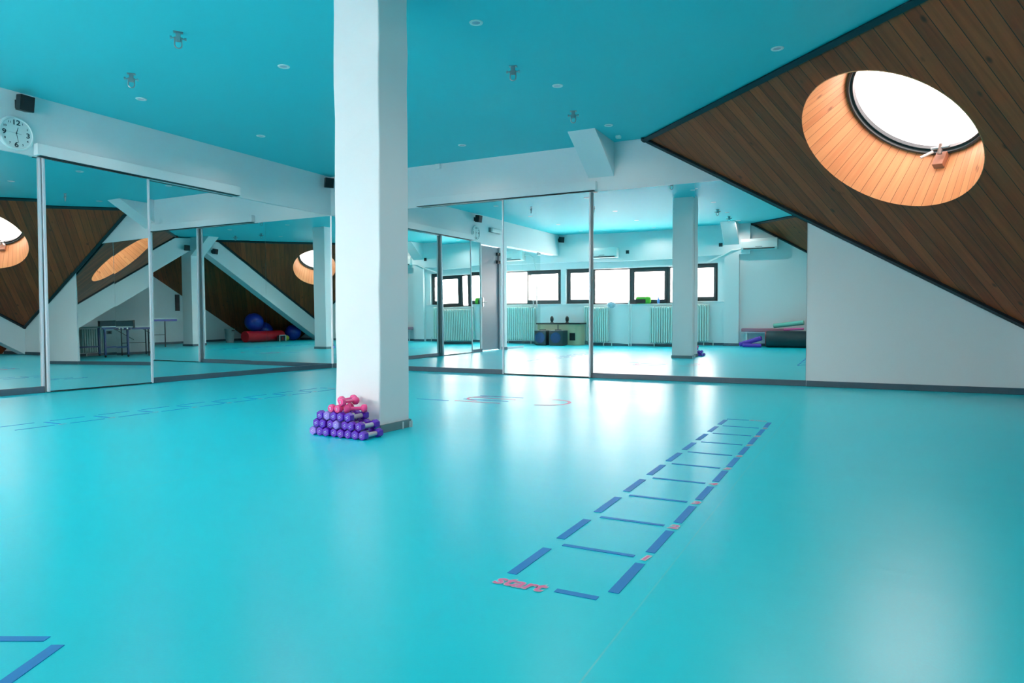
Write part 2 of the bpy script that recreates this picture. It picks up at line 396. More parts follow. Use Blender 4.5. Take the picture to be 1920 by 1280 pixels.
# ------------------------------------------------------------------ pillar, piers, haunches, beams
t = thing('pillar', 'square white floor-to-ceiling pillar in the middle of the room', 'pillar', (4.515, -4.66, 0))
px0, px1, py0, py1 = 4.325, 4.70, -4.82, -4.50
mb = MB(); bm = mb.bm
nz = 14
rings = []
for k in range(nz):
    z = ZC * k / (nz-1); j = lambda: random.uniform(-.004, .004)
    r = []
    for (x, y) in ((px0, py0), (px1, py0), (px1, py1), (px0, py1)):
        tpr = .004 * (1 - z/ZC)
        r.append(bm.verts.new((x + j() + (tpr if x > 4.5 else -tpr)*0, y + j(), z)))
    rings.append(r)
for k in range(nz-1):
    for i in range(4): bm.faces.new([rings[k][i], rings[k][(i+1)%4], rings[k+1][(i+1)%4], rings[k+1][i]])
mb.build('shaft', M['pillar'], t, bevel=.010, seg=3)
sk = MB()
sk.box(px0 - .012, px1 + .012, py0 - .012, py0 - .004, 0, .055).box(px1 + .004, px1 + .012, py0 - .004, py1 + .010, 0, .055)
sk.box(px0 - .012, px0 - .004, py0 - .004, py1 + .012, 0, .055).box(px0 - .004, px1 + .004, py1 + .004, py1 + .012, 0, .055)
sk.build('skirting', M['pskirt'], t, bevel=.002)
gl = MB()
for y in (-4.52, -4.50, -4.60): gl.box(px1 + .010, px1 + .020, y, y + .012, 0, .05 + random.uniform(-.03, .01))
gl.build('peeling_tape', M['whitetape'], t)

def haunch(name, pts, y0, y1, axis, label):
    # pts: profile in (run, z), extruded between y0,y1 across
    if axis == 'B': a = [(y0, -r, z) for r, z in pts]; b = [(y1, -r, z) for r, z in pts]
    elif axis == 'F': a = [(y0, yw + r, z) for r, z in pts]; b = [(y1, yw + r, z) for r, z in pts]
    else: a = [(9.1 - r, y0, z) for r, z in pts]; b = [(9.1 - r, y1, z) for r, z in pts]
    o = MB().hexa(a, b).build(name, M['wall'], bevel=.006, loc=tuple(sum(Vector(p) for p in [Vector(q) for q in a]) / len(a)) if False else None)
    return tag(o, label, 'beam end')
haunch('beam_haunch', [(0, 2.58), (0, ZC), (.72, ZC)], 4.32, 4.67, 'B', 'white slanting concrete bracket under the ceiling above the back-wall mirrors')
haunch('beam_haunch', [(.12, 2.50), (.12, ZC), (.74, ZC)], 4.42, 4.77, 'F', 'white slanting bracket under the ceiling of the window wall, seen in the mirror')
haunch('beam_haunch', [(0, 2.50), (0, ZC), (.62, ZC)], -4.83, -4.50, 'R', 'white slanting bracket at the top of the rear pier where two sloping beams meet')
t = thing('pier', 'white square pier under the crossing sloping beams, seen in the left mirror', 'pillar', (9.3, -4.665, 0))
MB().box(9.1, 9.5, -4.83, -4.50, 0, 2.64).build('shaft', M['pillar'], t, bevel=.01)
MB().box(9.09, 9.51, -4.84, -4.49, 0, .06).build('skirting', M['base'], t)
def beam(sgn, label):
    Y = (lambda y: y) if sgn > 0 else (lambda y: -D - y)
    f = lambda x, y: ZC - .594*((x - 5.03) + y)
    y1 = -4.66
    a = []; b = []
    for x, L_ in ((9.1, a), (9.4, b)):
        L_ += [(x, Y(-.001), 0.002), (x, Y(y1), -.594*y1 - .02), (x, Y(y1), min(ZC, f(x, y1)) - .004), (x, Y(-4.0 - (x-9.1)), f(x, -4.0 - (x-9.1)) - .02), (x, Y(-.001), f(x, 0) - .004)]
    o = MB().hexa(a, b).build('sloping_beam', M['wall'], bevel=.006)
    tag(o, label, 'beam')
beam(1, 'white sloping beam rising from the right corner of the back wall to the rear pier')
beam(-1, 'white sloping beam dropping from the rear pier towards the exercise balls')

# ------------------------------------------------------------------ wood roof planes with skylights
Apt = Vector((5.03, 0, ZC))
n_out = Vector((.594, .594, 1)).normalized()
hh_ = Vector((-1, 1, 0)).normalized(); ss_ = n_out.cross(hh_).normalized()     # ss_: up or down slope
if ss_.z < 0: ss_ = -ss_; 
def frame1():
    x = hh_; z = n_out; y = z.cross(x)
    return Matrix(((x.x, y.x, z.x, Apt.x), (x.y, y.y, z.y, Apt.y), (x.z, y.z, z.z, Apt.z), (0, 0, 0, 1)))
M1 = frame1(); M1i = M1.inverted()
R0, R1, SH = .785, .627, .55
outer = [Vector(p) for p in [(5.03, 0, ZC), (10.094, 0, 0), (xr+.1, -1.206, 0), (xr+.1, -D/2, rz1(xr+.1, -D/2)), (9.695, -D/2, ZC)]]
loc2 = [M1i @ p for p in outer]
hc3 = Apt + hh_ * (-2.90) + (ss_ if ss_.z > 0 else -ss_) * (-1.085)
# ensure same point as calibrated (down the slope, half way along the ceiling edge)
hc = M1i @ hc3
SEG = 72
def roof_mesh():
    bm = bmesh.new()
    ov = [bm.verts.new((p.x, p.y, 0)) for p in loc2]
    hv = [bm.verts.new((hc.x + R0*math.cos(2*PI*i/SEG), hc.y + R0*math.sin(2*PI*i/SEG), 0)) for i in range(SEG)]
    e = [bm.edges.new((ov[i], ov[(i+1) % len(ov)])) for i in range(len(ov))]
    e += [bm.edges.new((hv[i], hv[(i+1) % SEG])) for i in range(SEG)]
    bmesh.ops.triangle_fill(bm, use_beauty=True, edges=e)
    # drop any triangles inside the hole
    kill = [f for f in bm.faces if (f.calc_center_median() - Vector((hc.x, hc.y, 0))).length < R0*.93 and all((v.co - Vector((hc.x, hc.y, 0))).length < R0*1.01 for v in f.verts)]
    bmesh.ops.delete(bm, geom=kill, context='FACES_ONLY')
    ext = bmesh.ops.extrude_face_region(bm, geom=bm.faces[:])
    bmesh.ops.translate(bm, verts=[v for v in ext['geom'] if isinstance(v, bmesh.types.BMVert)], vec=(0, 0, .03))
    bmesh.ops.recalc_face_normals(bm, faces=bm.faces)
    me = bpy.data.meshes.new('planks'); bm.to_mesh(me); bm.free(); me.materials.append(M['wood']); return me
roofme = roof_mesh()
MIR = Matrix(((1,0,0,0),(0,-1,0,-D),(0,0,1,0),(0,0,0,1)))
def edge_strip(p, q, w=.05, d=.03, inset=0.):
    # strip lying on underside of the roof along edge p-q (local roof coordinates)
    p = Vector(p); q = Vector(q); t = (q - p).normalized(); c = Vector((hc.x, hc.y, 0)); nrm = Vector((-t.y, t.x, 0))
    if (c - p).dot(nrm) < 0: nrm = -nrm
    a0 = p + nrm*inset; b0 = q + nrm*inset; a1 = a0 + nrm*w; b1 = b0 + nrm*w
    z = Vector((0, 0, -d))
    return [a0 + z, b0 + z, b1 + z, a1 + z], [a0, b0, b1, a1]
Bp = M1i @ Vector((9.1, 0, rz1(9.1, 0))); Cp = M1i @ Vector((9.1, -4.07, ZC)); Ap = Vector((0, 0, 0))
def roof(mirror, label, sl_label):
    T = (MIR @ M1) if mirror else M1
    r = thing('wood_ceiling_slope', label, 'ceiling', (0, 0, 0), world=False)
    r.matrix_world = Matrix.Identity(4)
    def put(me_or_obj, name=None):
        o = me_or_obj
        if mirror:     # bake the mirroring into the mesh so that the object keeps a positive scale
            o.data = o.data.copy()
            o.data.transform(Matrix.Diagonal((-1, 1, 1, 1))); o.data.flip_normals()
            X = Vector((MIR @ M1).col[0][:3]) * -1
            mm = (MIR @ M1).copy()
            for i in range(3): mm[i][0] = X[i]
            o.matrix_basis = mm
        else: o.matrix_basis = M1
        return o
    o = bpy.data.objects.new('planks', roofme); C.objects.link(o); put(o); o.parent = r
    for nm, a, b in (('edge_trim', Ap, Cp), ('edge_trim', Ap, Bp), ('edge_trim', Bp, Cp)):
        lo, hi = edge_strip(a, b)
        o = MB().hexa(lo, hi).build(nm, M['edge'], r); put(o)
    # skylight
    s = thing('skylight', sl_label, 'skylight', (0, 0, 0), world=False, group=None)
    s.matrix_world = Matrix.Identity(4)
    Tc = Matrix.Translation((hc.x, hc.y, 0))
    def putc(o):
        if mirror:
            o.data.transform(Matrix.Diagonal((-1, 1, 1, 1))); o.data.flip_normals()
            mm = (MIR @ M1 @ Tc).copy()
            for i in range(3): mm[i][0] = -mm[i][0]
            o.matrix_basis = mm
        else: o.matrix_basis = M1 @ Tc
        o.parent = s; return o
    mb = MB(); bm = mb.bm; rr = []
    for rad, z in ((R0 + .001, -.006), (R1, SH), (R1 + .03, SH), (R0 + .03, .031)):
        rr.append([bm.verts.new((rad*math.cos(2*PI*i/SEG), rad*math.sin(2*PI*i/SEG), z)) for i in range(SEG)])
    for j in range(3):
        for i in range(SEG): bm.faces.new([rr[j][i], rr[j][(i+1)%SEG], rr[j+1][(i+1)%SEG], rr[j+1][i]])
    for i in range(SEG): bm.faces.new([rr[3][i], rr[3][(i+1)%SEG], rr[0][(i+1)%SEG], rr[0][i]])
    putc(mb.build('plank_lining', M['shaft'], smooth=True))
    mb = MB(); bm = mb.bm; rr = []
    for rad, z in ((R1 + .001, SH - .05), (R1 - .022, SH - .05), (R1 - .022, SH - .02), (R1 - .045, SH - .02), (R1 - .045, SH + .02), (R1 + .001, SH + .02)):
        rr.append([bm.verts.new((rad*math.cos(2*PI*i/SEG), rad*math.sin(2*PI*i/SEG), z)) for i in range(SEG)])
    for j in range(6):
        k = (j+1) % 6
        for i in range(SEG): bm.faces.new([rr[j][i], rr[j][(i+1)%SEG], rr[k][(i+1)%SEG], rr[k][i]])
    putc(mb.build('frame_ring', M['dark'], smooth=True))
    putc(MB().lathe([(R1 - .04, SH + .005), (R1*.7, SH + .045), (R1*.35, SH + .07), (0, SH + .08)], seg=48).build('pane', M['skyglass'], smooth=True))
    return r, s, putc
roof(False, 'dark brown plank ceiling slope with a round skylight at upper right', 'round skylight in the big plank slope at upper right, bright orange pine shaft')
roof(True, 'dark plank ceiling slope on the window side, seen only in the mirrors', 'round skylight on the window side, seen partly behind the pillar in the left mirror')
SKY = [o for o in ALL if o.name.startswith('skylight')][0]
Tc = Matrix.Translation((hc.x, hc.y, 0))
def on_shaft(mb, name, m, **k):
    o = mb.build(name, m, **k); o.matrix_basis = M1 @ Tc; o.parent = SKY; return o

# ------------------------------------------------------------------ windows
def window(i, x0, x1, fixed):
    f = .035 if fixed else .055
    mb = MB(); y0, y1 = yw - .16, yw - .10
    def ring(mb, a, b, za, zb, w, ya, yb):
        mb.box(a, b, ya, yb, za, za + w).box(a, b, ya, yb, zb - w, zb).box(a, a + w, ya, yb, za + w, zb - w).box(b - w, b, ya, yb, za + w, zb - w)
    ring(mb, x0, x1, zs, zt, f, y0, y1)
    o = mb.build('window_%d' % i, M['frame'], bevel=.003); o['kind'] = 'structure'
    a, b, za, zb, w = x0 + f, x1 - f, zs + f, zt - f, 0
    if not fixed:
        s = MB(); ring(s, x0 + .05, x1 - .05, zs + .05, zt - .05, .065, yw - .13, yw - .07)
        s.build('sash', M['frame'], o, bevel=.004)
        MB().box(x1 - .10, x1 - .085, yw - .07, yw - .045, 1.55, 1.67).build('window_handle', M['frame'], o)
        a, b, za, zb = x0 + .11, x1 - .11, zs + .11, zt - .11
    MB().box(a - .005, b + .005, yw - .125, yw - .12, za - .005, zb + .005).build('pane', M['glass'], o)
for i, (a, b, fx) in enumerate([(.16, .98, 0), (.98, 2.02, 1), (2.02, 3.05, 0), (3.05, 3.30, 1), (3.30, 4.24, 0), (-1.05, .01, 0), (-2.0, -1.05, 1), (-3.0, -2.0, 0), (-3.9, -3.0, 1)]):
    window(i + 1, a, b, fx)
for k, (a, b) in enumerate([(.1, 4.4), (-3.95, .05)]):
    struct('trim_%d' % (k + 1), MB().box(a, b, yw - .1, yw + .03, zs - .025, zs), M['wall'], bevel=.004)

# ------------------------------------------------------------------ radiators
def radiator(x, y, n, z0, h, label, along='x', ry=0, pitch=.061):
    # local: along +x, front -> +y
    t = thing('radiator', label, 'radiator', (x, y, 0), ry, 'cream column radiators under the windows' if ry == 0 else None, world=False)
    sec = None
    for k in range(n):
        if sec is None:
            mb = MB()
            mb.box(.006, .052, -.02, .02, z0 + .03, z0 + h - .03).box(.006, .052, .045, .085, z0 + .03, z0 + h - .03)
            mb.box(.008, .050, -.02, .085, z0, z0 + .05).box(.008, .050, -.02, .085, z0 + h - .05, z0 + h)
            sec = mb.build('section', M['rad'], t, bevel=.012, seg=3)
        else:
            c = sec.copy(); C.objects.link(c); c.parent = t; c.location = (k*pitch, 0, 0)
    for q in (z0 + .04, z0 + h - .04): MB().cyl((0, .03, q), (n*pitch, .03, q), .018).build('manifold', M['rad'], t)
    for q in (.12, n*pitch - .14): MB().cyl((q, .03, 0), (q, .03, z0 + .02), .012).build('foot', M['rad'], t)
    MB().tube([(n*pitch, .03, z0 + .04), (n*pitch + .08, .03, z0 + .04), (n*pitch + .09, .03, z0 + .02), (n*pitch + .09, .03, 0)], .01).build('pipe', M['rad'], t)
    return t
radiator(.74, yw + .08, 12, .10, .94, 'cream column radiator with twelve sections right of the hi-fi cabinet')
radiator(2.60, yw + .08, 24, .10, .94, 'long cream column radiator on the window wall behind the pillar')
radiator(-1.70, yw + .08, 16, .10, .94, 'cream column radiator beyond the glass partition')
radiator(-3.6, yw + .08, 16, .10, .94, 'cream radiator farthest left beyond the glass partition')
radiator(xr - .10, -3.05, 10, .10, .62, 'shaded column radiator on the outer wall behind the table tennis table', ry=PI/2)
t = thing('heating_pipes', 'pair of thin white vertical pipes between two radiators under the windows', 'pipe', (2.05, yw + .05, 0))
for x in (2.02, 2.08): MB().cyl((x, yw + .05, 0), (x, yw + .05, 1.12), .014).build('pipe', M['white'], t)
MB().cyl((2.02, yw + .05, 1.10), (2.02, yw + .05, 1.22), .02).build('valve', M['white'], t)
MB().tube([(1.5, yw + .05, .09), (2.02, yw + .05, .06)], .01).build('pipe', M['white'], t)

# ------------------------------------------------------------------ air conditioners, sockets
def aircon(x, y, label, pipe=None):
    t = thing('air_conditioner', label, 'air conditioner', (x, y, 2.35))
    w = .84
    prof = [(0, 0), (.19, .0), (.215, .05), (.215, .20), (.19, .27), (0, .27)]
    MB().hexa([(x, y + a, 2.35 + b) for a, b in prof], [(x + w, y + a, 2.35 + b) for a, b in prof]).build('body', M['white'], t, bevel=.01)
    MB().box(x + .06, x + w - .06, y + .195, y + .222, 2.365, 2.385).build('air_outlet', M['black'], t)
    MB().box(x + .34, x + .50, y + .214, y + .219, 2.415, 2.425).build('display', M['black'], t)
    if pipe: MB().tube(pipe, .022).build('pipe', M['white'], t)
aircon(.93, yw + .12, 'white wall air conditioner above the fixed window, beside a small socket', None)
aircon(4.82, yw, 'white wall air conditioner right of the window-wall pilaster, above the mats',
       [(4.82, yw + .1, 2.38), (4.60, yw + .16, 2.36), (4.40, yw + .14, 2.25), (4.1, yw + .03, 2.15), (4.0, yw + .02, 2.1)])
aircon(-1.86, yw + .12, 'white air conditioner beyond the glass partition with a bent grey pipe',
       [(-1.02, yw + .2, 2.5), (-.85, yw + .2, 2.5), (-.74, yw + .2, 2.42), (-.70, yw + .15, 2.1)])
def socket(x, y, z, ax, label, m2='black'):
    s = .045
    loc = (x, y, z); t = thing('wall_socket', label, 'socket', loc)
    if ax == 'B': a = MB().box(x-s, x+s, y-.012, y, z-s, z+s); b = MB().box(x-.025, x+.025, y-.016, y-.010, z-.025, z+.025)
    elif ax == 'F': a = MB().box(x-s, x+s, y, y+.012, z-s, z+s); b = MB().box(x-.025, x+.025, y+.010, y+.016, z-.025, z+.025)
    elif ax == 'L': a = MB().box(x, x+.012, y-s, y+s, z-s, z+s); b = MB().box(x+.010, x+.016, y-.025, y+.025, z-.025, z+.025)
    else: a = MB().box(x-.012, x, y-s*1.6, y+s*1.6, z-s, z+s); b = MB().box(x-.016, x-.010, y-.035, y+.035, z-.025, z+.025)
    a.build('plate', M['grey'] if m2 == 'grey' else M['dark'], t, bevel=.004); b.build('insert', M['black'], t)
socket(2.0, yw + .12, 2.49, 'F', 'small square socket high beside the air conditioner over the windows')
socket(4.33, yw + .12, 2.51, 'F', 'small square socket high beside the pilaster bracket')
socket(xr, -3.3, .62, 'R', 'wide grey socket on the outer wall under the table tennis table', 'grey')
socket(0, -5.80, .26, 'L', 'grey socket low on the left wall beside the lilac door', 'grey')
# emergency lamp
t = thing('emergency_lamp', 'oblong white emergency lamp on the wall above the lilac door', 'lamp', (0, -5.38, 2.72))
MB().box(0, .03, -5.63, -5.13, 2.67, 2.77).build('base', M['grey'], t, bevel=.004)
MB().box(.03, .085, -5.62, -5.17, 2.675, 2.765).build('diffuser', M['white'], t, bevel=.02, seg=4)

# ------------------------------------------------------------------ wall speakers
def speaker(x, y, z, rz, label, tilt=.15, s=1.):
    t = thing('wall_speaker', label, 'speaker', (x, y, z), rz, 'small black wall speakers', world=False)
    # local: faces +x, wall behind at x=0
    MB().cyl((0, 0, 0), (.06, 0, 0), .014).box(0, .008, -.03, .03, -.04, .04).build('bracket', M['black'], t)
    prof = [(-.055, -.05), (.055, -.068), (.055, .068), (-.055, .05)]
    b = MB().hexa([(px, py, -.075) for px, py in prof], [(px, py, .075) for px, py in prof]).build('cabinet', M['black'], t, bevel=.006)
    b.location = (.10, 0, 0); b.rotation_euler = (0, tilt, 0)
    g = MB().box(.0555, .061, -.06, .06, -.068, .068).build('grille', M['black'], b, bevel=.003)
    return t
speaker(0, -4.51, 2.885, .06, 'small black speaker on the left wall directly above the round clock')
speaker(.0, -.10, 2.885, -.5, 'small black speaker high in the corner, peeking out left of the pillar')
speaker(.03, -9.16, 2.87, .5, 'small black speaker high in the corner over the glass partition, seen in the mirror')
speaker(9.09, -4.33, 2.70, PI - .3, 'small black speaker on the left one of the two crossing beams')
speaker(9.09, -5.08, 2.66, PI + .3, 'small black speaker on the right one of the two crossing beams')

# ------------------------------------------------------------------ clock
t = thing('wall_clock', 'round white wall clock with black numerals at the top left', 'clock', (0, -4.54, 2.592), world=False)
# local frame: x out of wall, y along wall
MB().lathe([(.165, 0), (.168, .012), (.160, .026), (.148, .030), (.143, .018), (0, .018)], d=(1, 0, 0), seg=64).build('case', M['white'], t, smooth=True)
def face_pt(r, a): return (.0, r*math.sin(a), r*math.cos(a))     # a from 12 o'clock towards +y
# seen from the room (+x side) the dial's right hand is +y
for k in range(1, 13):
    a = k * PI / 6; big = k in (3, 6, 9, 12)
    s = .068 if big else .028
    p = face_pt(.108 if big else .118, a)
    tx = text_mesh('numeral', str(k), s, M['numeral'], t, offset=.0016 if big else .0005, ext=.0006, align='CENTER', sx=1.15)
    tx.rotation_euler = (PI/2, 0, PI/2); tx.location = (.0195, p[1], p[2] - s*.36)
def hand(nm, ang, l, w, xx, tail=.0):
    ca, sa = math.cos(ang), math.sin(ang); d = Vector((0, sa, ca)); n = Vector((0, ca, -sa))
    q = [d*-tail - n*w, d*-tail + n*w, d*l + n*w*.5, d*l - n*w*.5]
    MB().hexa([v + Vector((xx, 0, 0)) for v in q], [v + Vector((xx + .0012, 0, 0)) for v in q]).build(nm, M['numeral'], t)
hand('hour_hand', PI/6*.5, .062, .0035, .021)
hand('minute_hand', 2*PI*28.2/60, .092, .0026, .0225, .012)
hand('second_hand', 2*PI*45.5/60, .085, .0009, .024, .045)
MB().cyl((.019, 0, 0), (.027, 0, 0), .006).build('hub', M['numeral'], t)

# ------------------------------------------------------------------ ceiling fittings
def hook(x, y, rz, label):
    t = thing('ceiling_hook', label, 'hook', (x, y, ZC), rz, 'galvanised ceiling suspension hooks', world=False)
    MB().box(-.035, .035, -.02, .02, -.006, 0).build('plate', M['steel'], t)
    MB().box(-.018, .018, -.013, -.007, -.075, -.006).box(-.018, .018, .007, .013, -.075, -.006).build('clevis', M['steel'], t, bevel=.003)
    MB().cyl((-.055, 0, -.05), (.055, 0, -.05), .006, seg=8).cyl((-.06, 0, -.05), (-.045, 0, -.05), .012, seg=6).cyl((.045, 0, -.05), (.06, 0, -.05), .012, seg=6).build('bolt', M['steel'], t)
    pts = [(-.024, 0, -.04), (-.026, 0, -.10)] + [(-.026*math.cos(a), 0, -.10 - .028*math.sin(a)) for a in [k*PI/8 for k in range(1, 8)]] + [(.026, 0, -.10), (.024, 0, -.04)]
    MB().tube(pts, .0055).build('shackle', M['steel'], t, smooth=True)
for x, y, r, lb in [(2.674, -4.736, .9, 'galvanised ceiling hook nearest the top left of the photo'),
                (1.485, -4.323, .9, 'galvanised ceiling hook above the left sliding door, second from left'),
                (4.695, -2.895, .3, 'galvanised ceiling hook right of the pillar, the larger of the two there'),
                (4.686, -1.436, .3, 'galvanised ceiling hook just in front of the slanting bracket'),
                (4.74, -6.55, .3, 'ceiling hook on the window side of the pillar, seen in the back mirror'),
                (4.77, -7.77, .3, 'ceiling hook nearest the window wall in the pillar line, seen in the back mirror'),
                (6.75, -4.75, .9, 'ceiling hook between pillar and rear pier, seen in the left mirror'),
                (7.85, -4.85, .9, 'ceiling hook nearest the rear pier, seen in the left mirror')]:
    hook(x, y, r, lb)
dl0 = None
xs = {.9: 'leftmost line', 2.87: 'second line', 4.85: 'pillar line', 6.84: 'rightmost line'}
ys = [(-.75, 'nearest the back mirrors'), (-2.25, 'second from the back mirrors'), (-3.82, 'just behind the pillar'), (-5.51, 'just in front of the pillar'), (-7.08, 'second from the windows'), (-8.58, 'nearest the windows')]
for x, xl in xs.items():
    for y, yl in ys:
        if x > 6 and (y > -1.9 or y < -7.5): continue
        if dl0 is None:
            dl0 = thing('ceiling_downlight', '', 'ceiling light', (x, y, ZC), 0, 'recessed round ceiling lights', world=False)
            MB().lathe([(.030, -.001), (.034, -.006), (.050, -.006), (.053, -.001)], seg=32).build('rim', M['white'], dl0, smooth=True)
            MB().lathe([(.031, -.0025), (0, -.0025)], seg=24).build('lens', M['grip'], dl0)
            o = dl0
        else: o = copy_tree(dl0)
        o.location = (x, y, ZC)
        la = bpy.data.lights.new('added_fill_spot', 'SPOT'); la.shadow_soft_size = 0; la.energy = 5.2 * (.15 if (4 < x < 6 and -6 < y < -3) else .25 if y > -1 else .5 if x < 1 else 1.); la.color = (1.0, .84, .78); la.spot_size = math.radians(156); la.spot_blend = .6  # fill spot added to brighten the room; the downlight fittings themselves are unlit
        lo = bpy.data.objects.new('added_fill_spot', la); C.objects.link(lo); lo.location = (x, y, ZC - .008)
        o['label'] = 'small round ceiling light, %s from the left, %s' % (xl, yl)
o = MB().box(1.98, 2.07, -.05, 0, 2.93, 3.0).build('motion_sensor', M['white'], bevel=.008, loc=(2.02, 0, 2.96))
tag(o, 'tiny white box at the ceiling edge of the back wall, right of the pillar', 'sensor')
o = MB().box(4.78, 4.84, -.30, -.24, ZC - .035, ZC).build('smoke_sensor', M['white'], bevel=.008, loc=(4.81, -.27, ZC))
tag(o, 'tiny square sensor on the ceiling right beside the slanting bracket', 'sensor')

# ------------------------------------------------------------------ glass partition
t = thing('glass_partition', 'frameless glass partition with a glass door beside the windows, seen in the mirror', 'glass wall', (-.1, -7.2, 0))
MB().box(-.106, -.094, -7.15, -6.10, .05, 2.45).build('fixed_pane', M['clear'], t)
MB().box(-.106, -.094, -8.19, -7.16, .012, 2.40).build('door_pane', M['clear'], t)
MB().box(-.125, -.075, -7.15, -6.10, 0, .05).build('base_rail', M['alu'], t)
for xx in (-.15, -.05):
    h = MB().cyl((xx, -7.87, 1.0), (xx, -7.87, 1.62), .013).build('pull_handle', M['steel'], t)
    MB().cyl((xx, -7.87, 1.08), (-.10, -7.87, 1.08), .008).cyl((xx, -7.87, 1.54), (-.10, -7.87, 1.54), .008).build('standoff', M['steel'], h).parent = h
for o in t.children:
    for c in o.children: c.data.transform(Matrix.Translation(-Vector(t['_w'])))
MB().box(-.12, -.08, -8.19, -8.03, 2.38, 2.45).build('door_clamp', M['steel'], t)

# ------------------------------------------------------------------ hi-fi corner
t = thing('media_cabinet', 'low beige cabinet with dark top under the windows', 'cabinet', (.15, yw + .33, 0))
cy0, cy1 = yw + .19, yw + .56
mb = MB(); mb.box(-.45, .62, cy0, cy1, .0, .56)
mb.hexa([(.62, cy0, 0)] + [(.62 + .17*math.sin(a), cy1 - .17 + .17*math.cos(a), 0) for a in [k*PI/16 for k in range(9)]] + [(.79, cy0, 0)],
        [(.62, cy0, .56)] + [(.62 + .17*math.sin(a), cy1 - .17 + .17*math.cos(a), .56) for a in [k*PI/16 for k in range(9)]] + [(.79, cy0, .56)])
mb.build('body', M['beige'], t)
MB().box(-.48, .83, cy0 - .02, cy1 + .03, .56, .60).build('top', M['black'], t, bevel=.004)
MB().box(.15, .175, cy1, cy1 + .004, .30, .55).build('door_gap', M['dark'], t)
MB().box(.50, .66, cy1, cy1 + .01, .13, .33).build('amplifier_front', M['black'], t)
for x, lb in ((-.07, 'small black egg-shaped speaker on the cabinet top, nearer the glass'), (.38, 'small black egg-shaped speaker on the cabinet top, nearer the radiator')):
    e = thing('desk_speaker', lb, 'speaker', (x, cy1 - .12, .60))
    MB().sphere((x, cy1 - .12, .70), .055, (.9, .9, 1.55)).build('body', M['black'], e, smooth=True)
    MB().cyl((x, cy1 - .12, .60), (x, cy1 - .12, .63), .05, .03).build('foot', M['black'], e)
for x, w, lb in ((-.20, .34, 'dark blue subwoofer at the glass end of the cabinet, partly behind the glass'), (.26, .40, 'dark blue subwoofer standing in the middle in front of the beige cabinet')):
    y0 = cy1 + .04
    e = thing('subwoofer', lb, 'speaker', (x, y0 + .18, 0), 0, 'subwoofers in front of the cabinet')
    MB().box(x - w/2, x + w/2, y0, y0 + .34, .02, .40).build('cabinet', M['dark'], e, bevel=.008)
    MB().lathe([(.14, 0), (.145, .012), (.125, .012), (.10, -.005), (0, -.012)], a=(x, y0 + .342, .21), d=(0, 1, 0), seg=40).build('cone', M['navy'], e, smooth=True)
    MB().box(x - .08, x + .08, y0 + .12, y0 + .22, .40, .425).build('carry_handle', M['black'], e, bevel=.006)
    MB().box(x - w/2 + .02, x + w/2 - .02, y0 + .02, y0 + .3, 0, .02).build('feet', M['black'], e)

# sill items
zsill = zs
e = thing('sports_bag', 'green and black sports bag on the window sill', 'bag', (2.40, yw - .03, zsill))
MB().box(2.19, 2.60, yw - .065, yw + .05, zsill + .001, zsill + .19).build('body', M['green'], e, bevel=.055, seg=4, smooth=True)
MB().box(2.20, 2.47, yw + .045, yw + .065, zsill + .01, zsill + .12).build('front_pocket', M['black'], e, bevel=.01)
MB().tube([(2.24, yw + .0, zsill + .17), (2.30, yw + .02, zsill + .215), (2.46, yw + .02, zsill + .215), (2.54, yw, zsill + .17)], .009).build('handle', M['black'], e)
e = thing('water_bottle', 'small blue water bottle on the sill right of the green bag', 'bottle', (2.80, yw, zsill))
MB().lathe([(.028, 0), (.032, .01), (.032, .11), (.014, .15), (.012, .165)], a=(2.80, yw, zsill)).build('body', mat('blue_bottle_plastic', (.12, .32, .75), .2), e, smooth=True)
MB().lathe([(.014, 0), (.014, .03)], a=(2.80, yw, zsill + .165)).build('cap', M['white'], e)
mb = MB().sphere((1.55, yw + .1, 1.10), .10, (1.15, .5, .75), 24)
for v in mb.bm.verts: v.co += Vector((random.uniform(-.012, .012), random.uniform(-.01, .01), random.uniform(-.02, .02)))
o = mb.build('crumpled_towel', M['clothblue'], smooth=True, loc=(1.55, yw + .1, 1.05))
tag(o, 'crumpled white and blue towel on the radiator end below the fixed window', 'towel')

# ------------------------------------------------------------------ mats by the window side
e = thing('step_bench', 'long dusty pink step board on white legs right of the pilaster', 'bench', (5.35, yw + .22, 0))
MB().box(4.86, 5.95, yw + .03, yw + .30, .36, .44).build('board', M['rose'], e, bevel=.01)
MB().box(4.88, 5.93, yw + .05, yw + .28, .33, .36).build('frame', M['alu'], e)
for x in (4.98, 5.83):
    for y in (yw + .08, yw + .25): MB().cyl((x, y, 0), (x, y, .33), .018).build('leg', M['white'], e)
def roll(name, a, b, r, m, label, cat='mat', group=None, seg=24, cap=None, squash=None):
    c = (Vector(a) + Vector(b)) / 2; c.z = min(a[2], b[2]) - r
    t = thing(name, label, cat, tuple(c), 0, group)
    MB().cyl(a, b, r, seg=seg, squash=squash).build('roll', m, t, bevel=.012, smooth=True)
    if cap:
        d = (Vector(b) - Vector(a)).normalized()
        MB().cyl(Vector(a) - d*.012, Vector(a), r*.96, seg=seg).build('end_cap', cap, t)
    return t
roll('rolled_mat', (4.86, yw + .50, .055), (5.37, yw + .60, .22), .055, M['purplefoam'], 'purple rolled mat leaning up against the black roll', group='rolled exercise mats')
roll('rolled_mat', (4.95, yw + .66, .045), (5.38, yw + .70, .045), .045, M['purplefoam'], 'purple rolled mat lying flat on the floor beside the black roll', group='rolled exercise mats')
roll('punch_bag', (5.47, yw + .52, .195), (7.1, yw + .52, .195), .195, M['dark'], 'thick black cylindrical bag with a red end lying on the floor', 'punch bag', cap=M['red'])
roll('rolled_mat', (5.60, yw + .24, .50), (6.28, yw + .40, .585), .055, M['mint'], 'mint green rolled mat slanting on top of the black bag', group='rolled exercise mats')
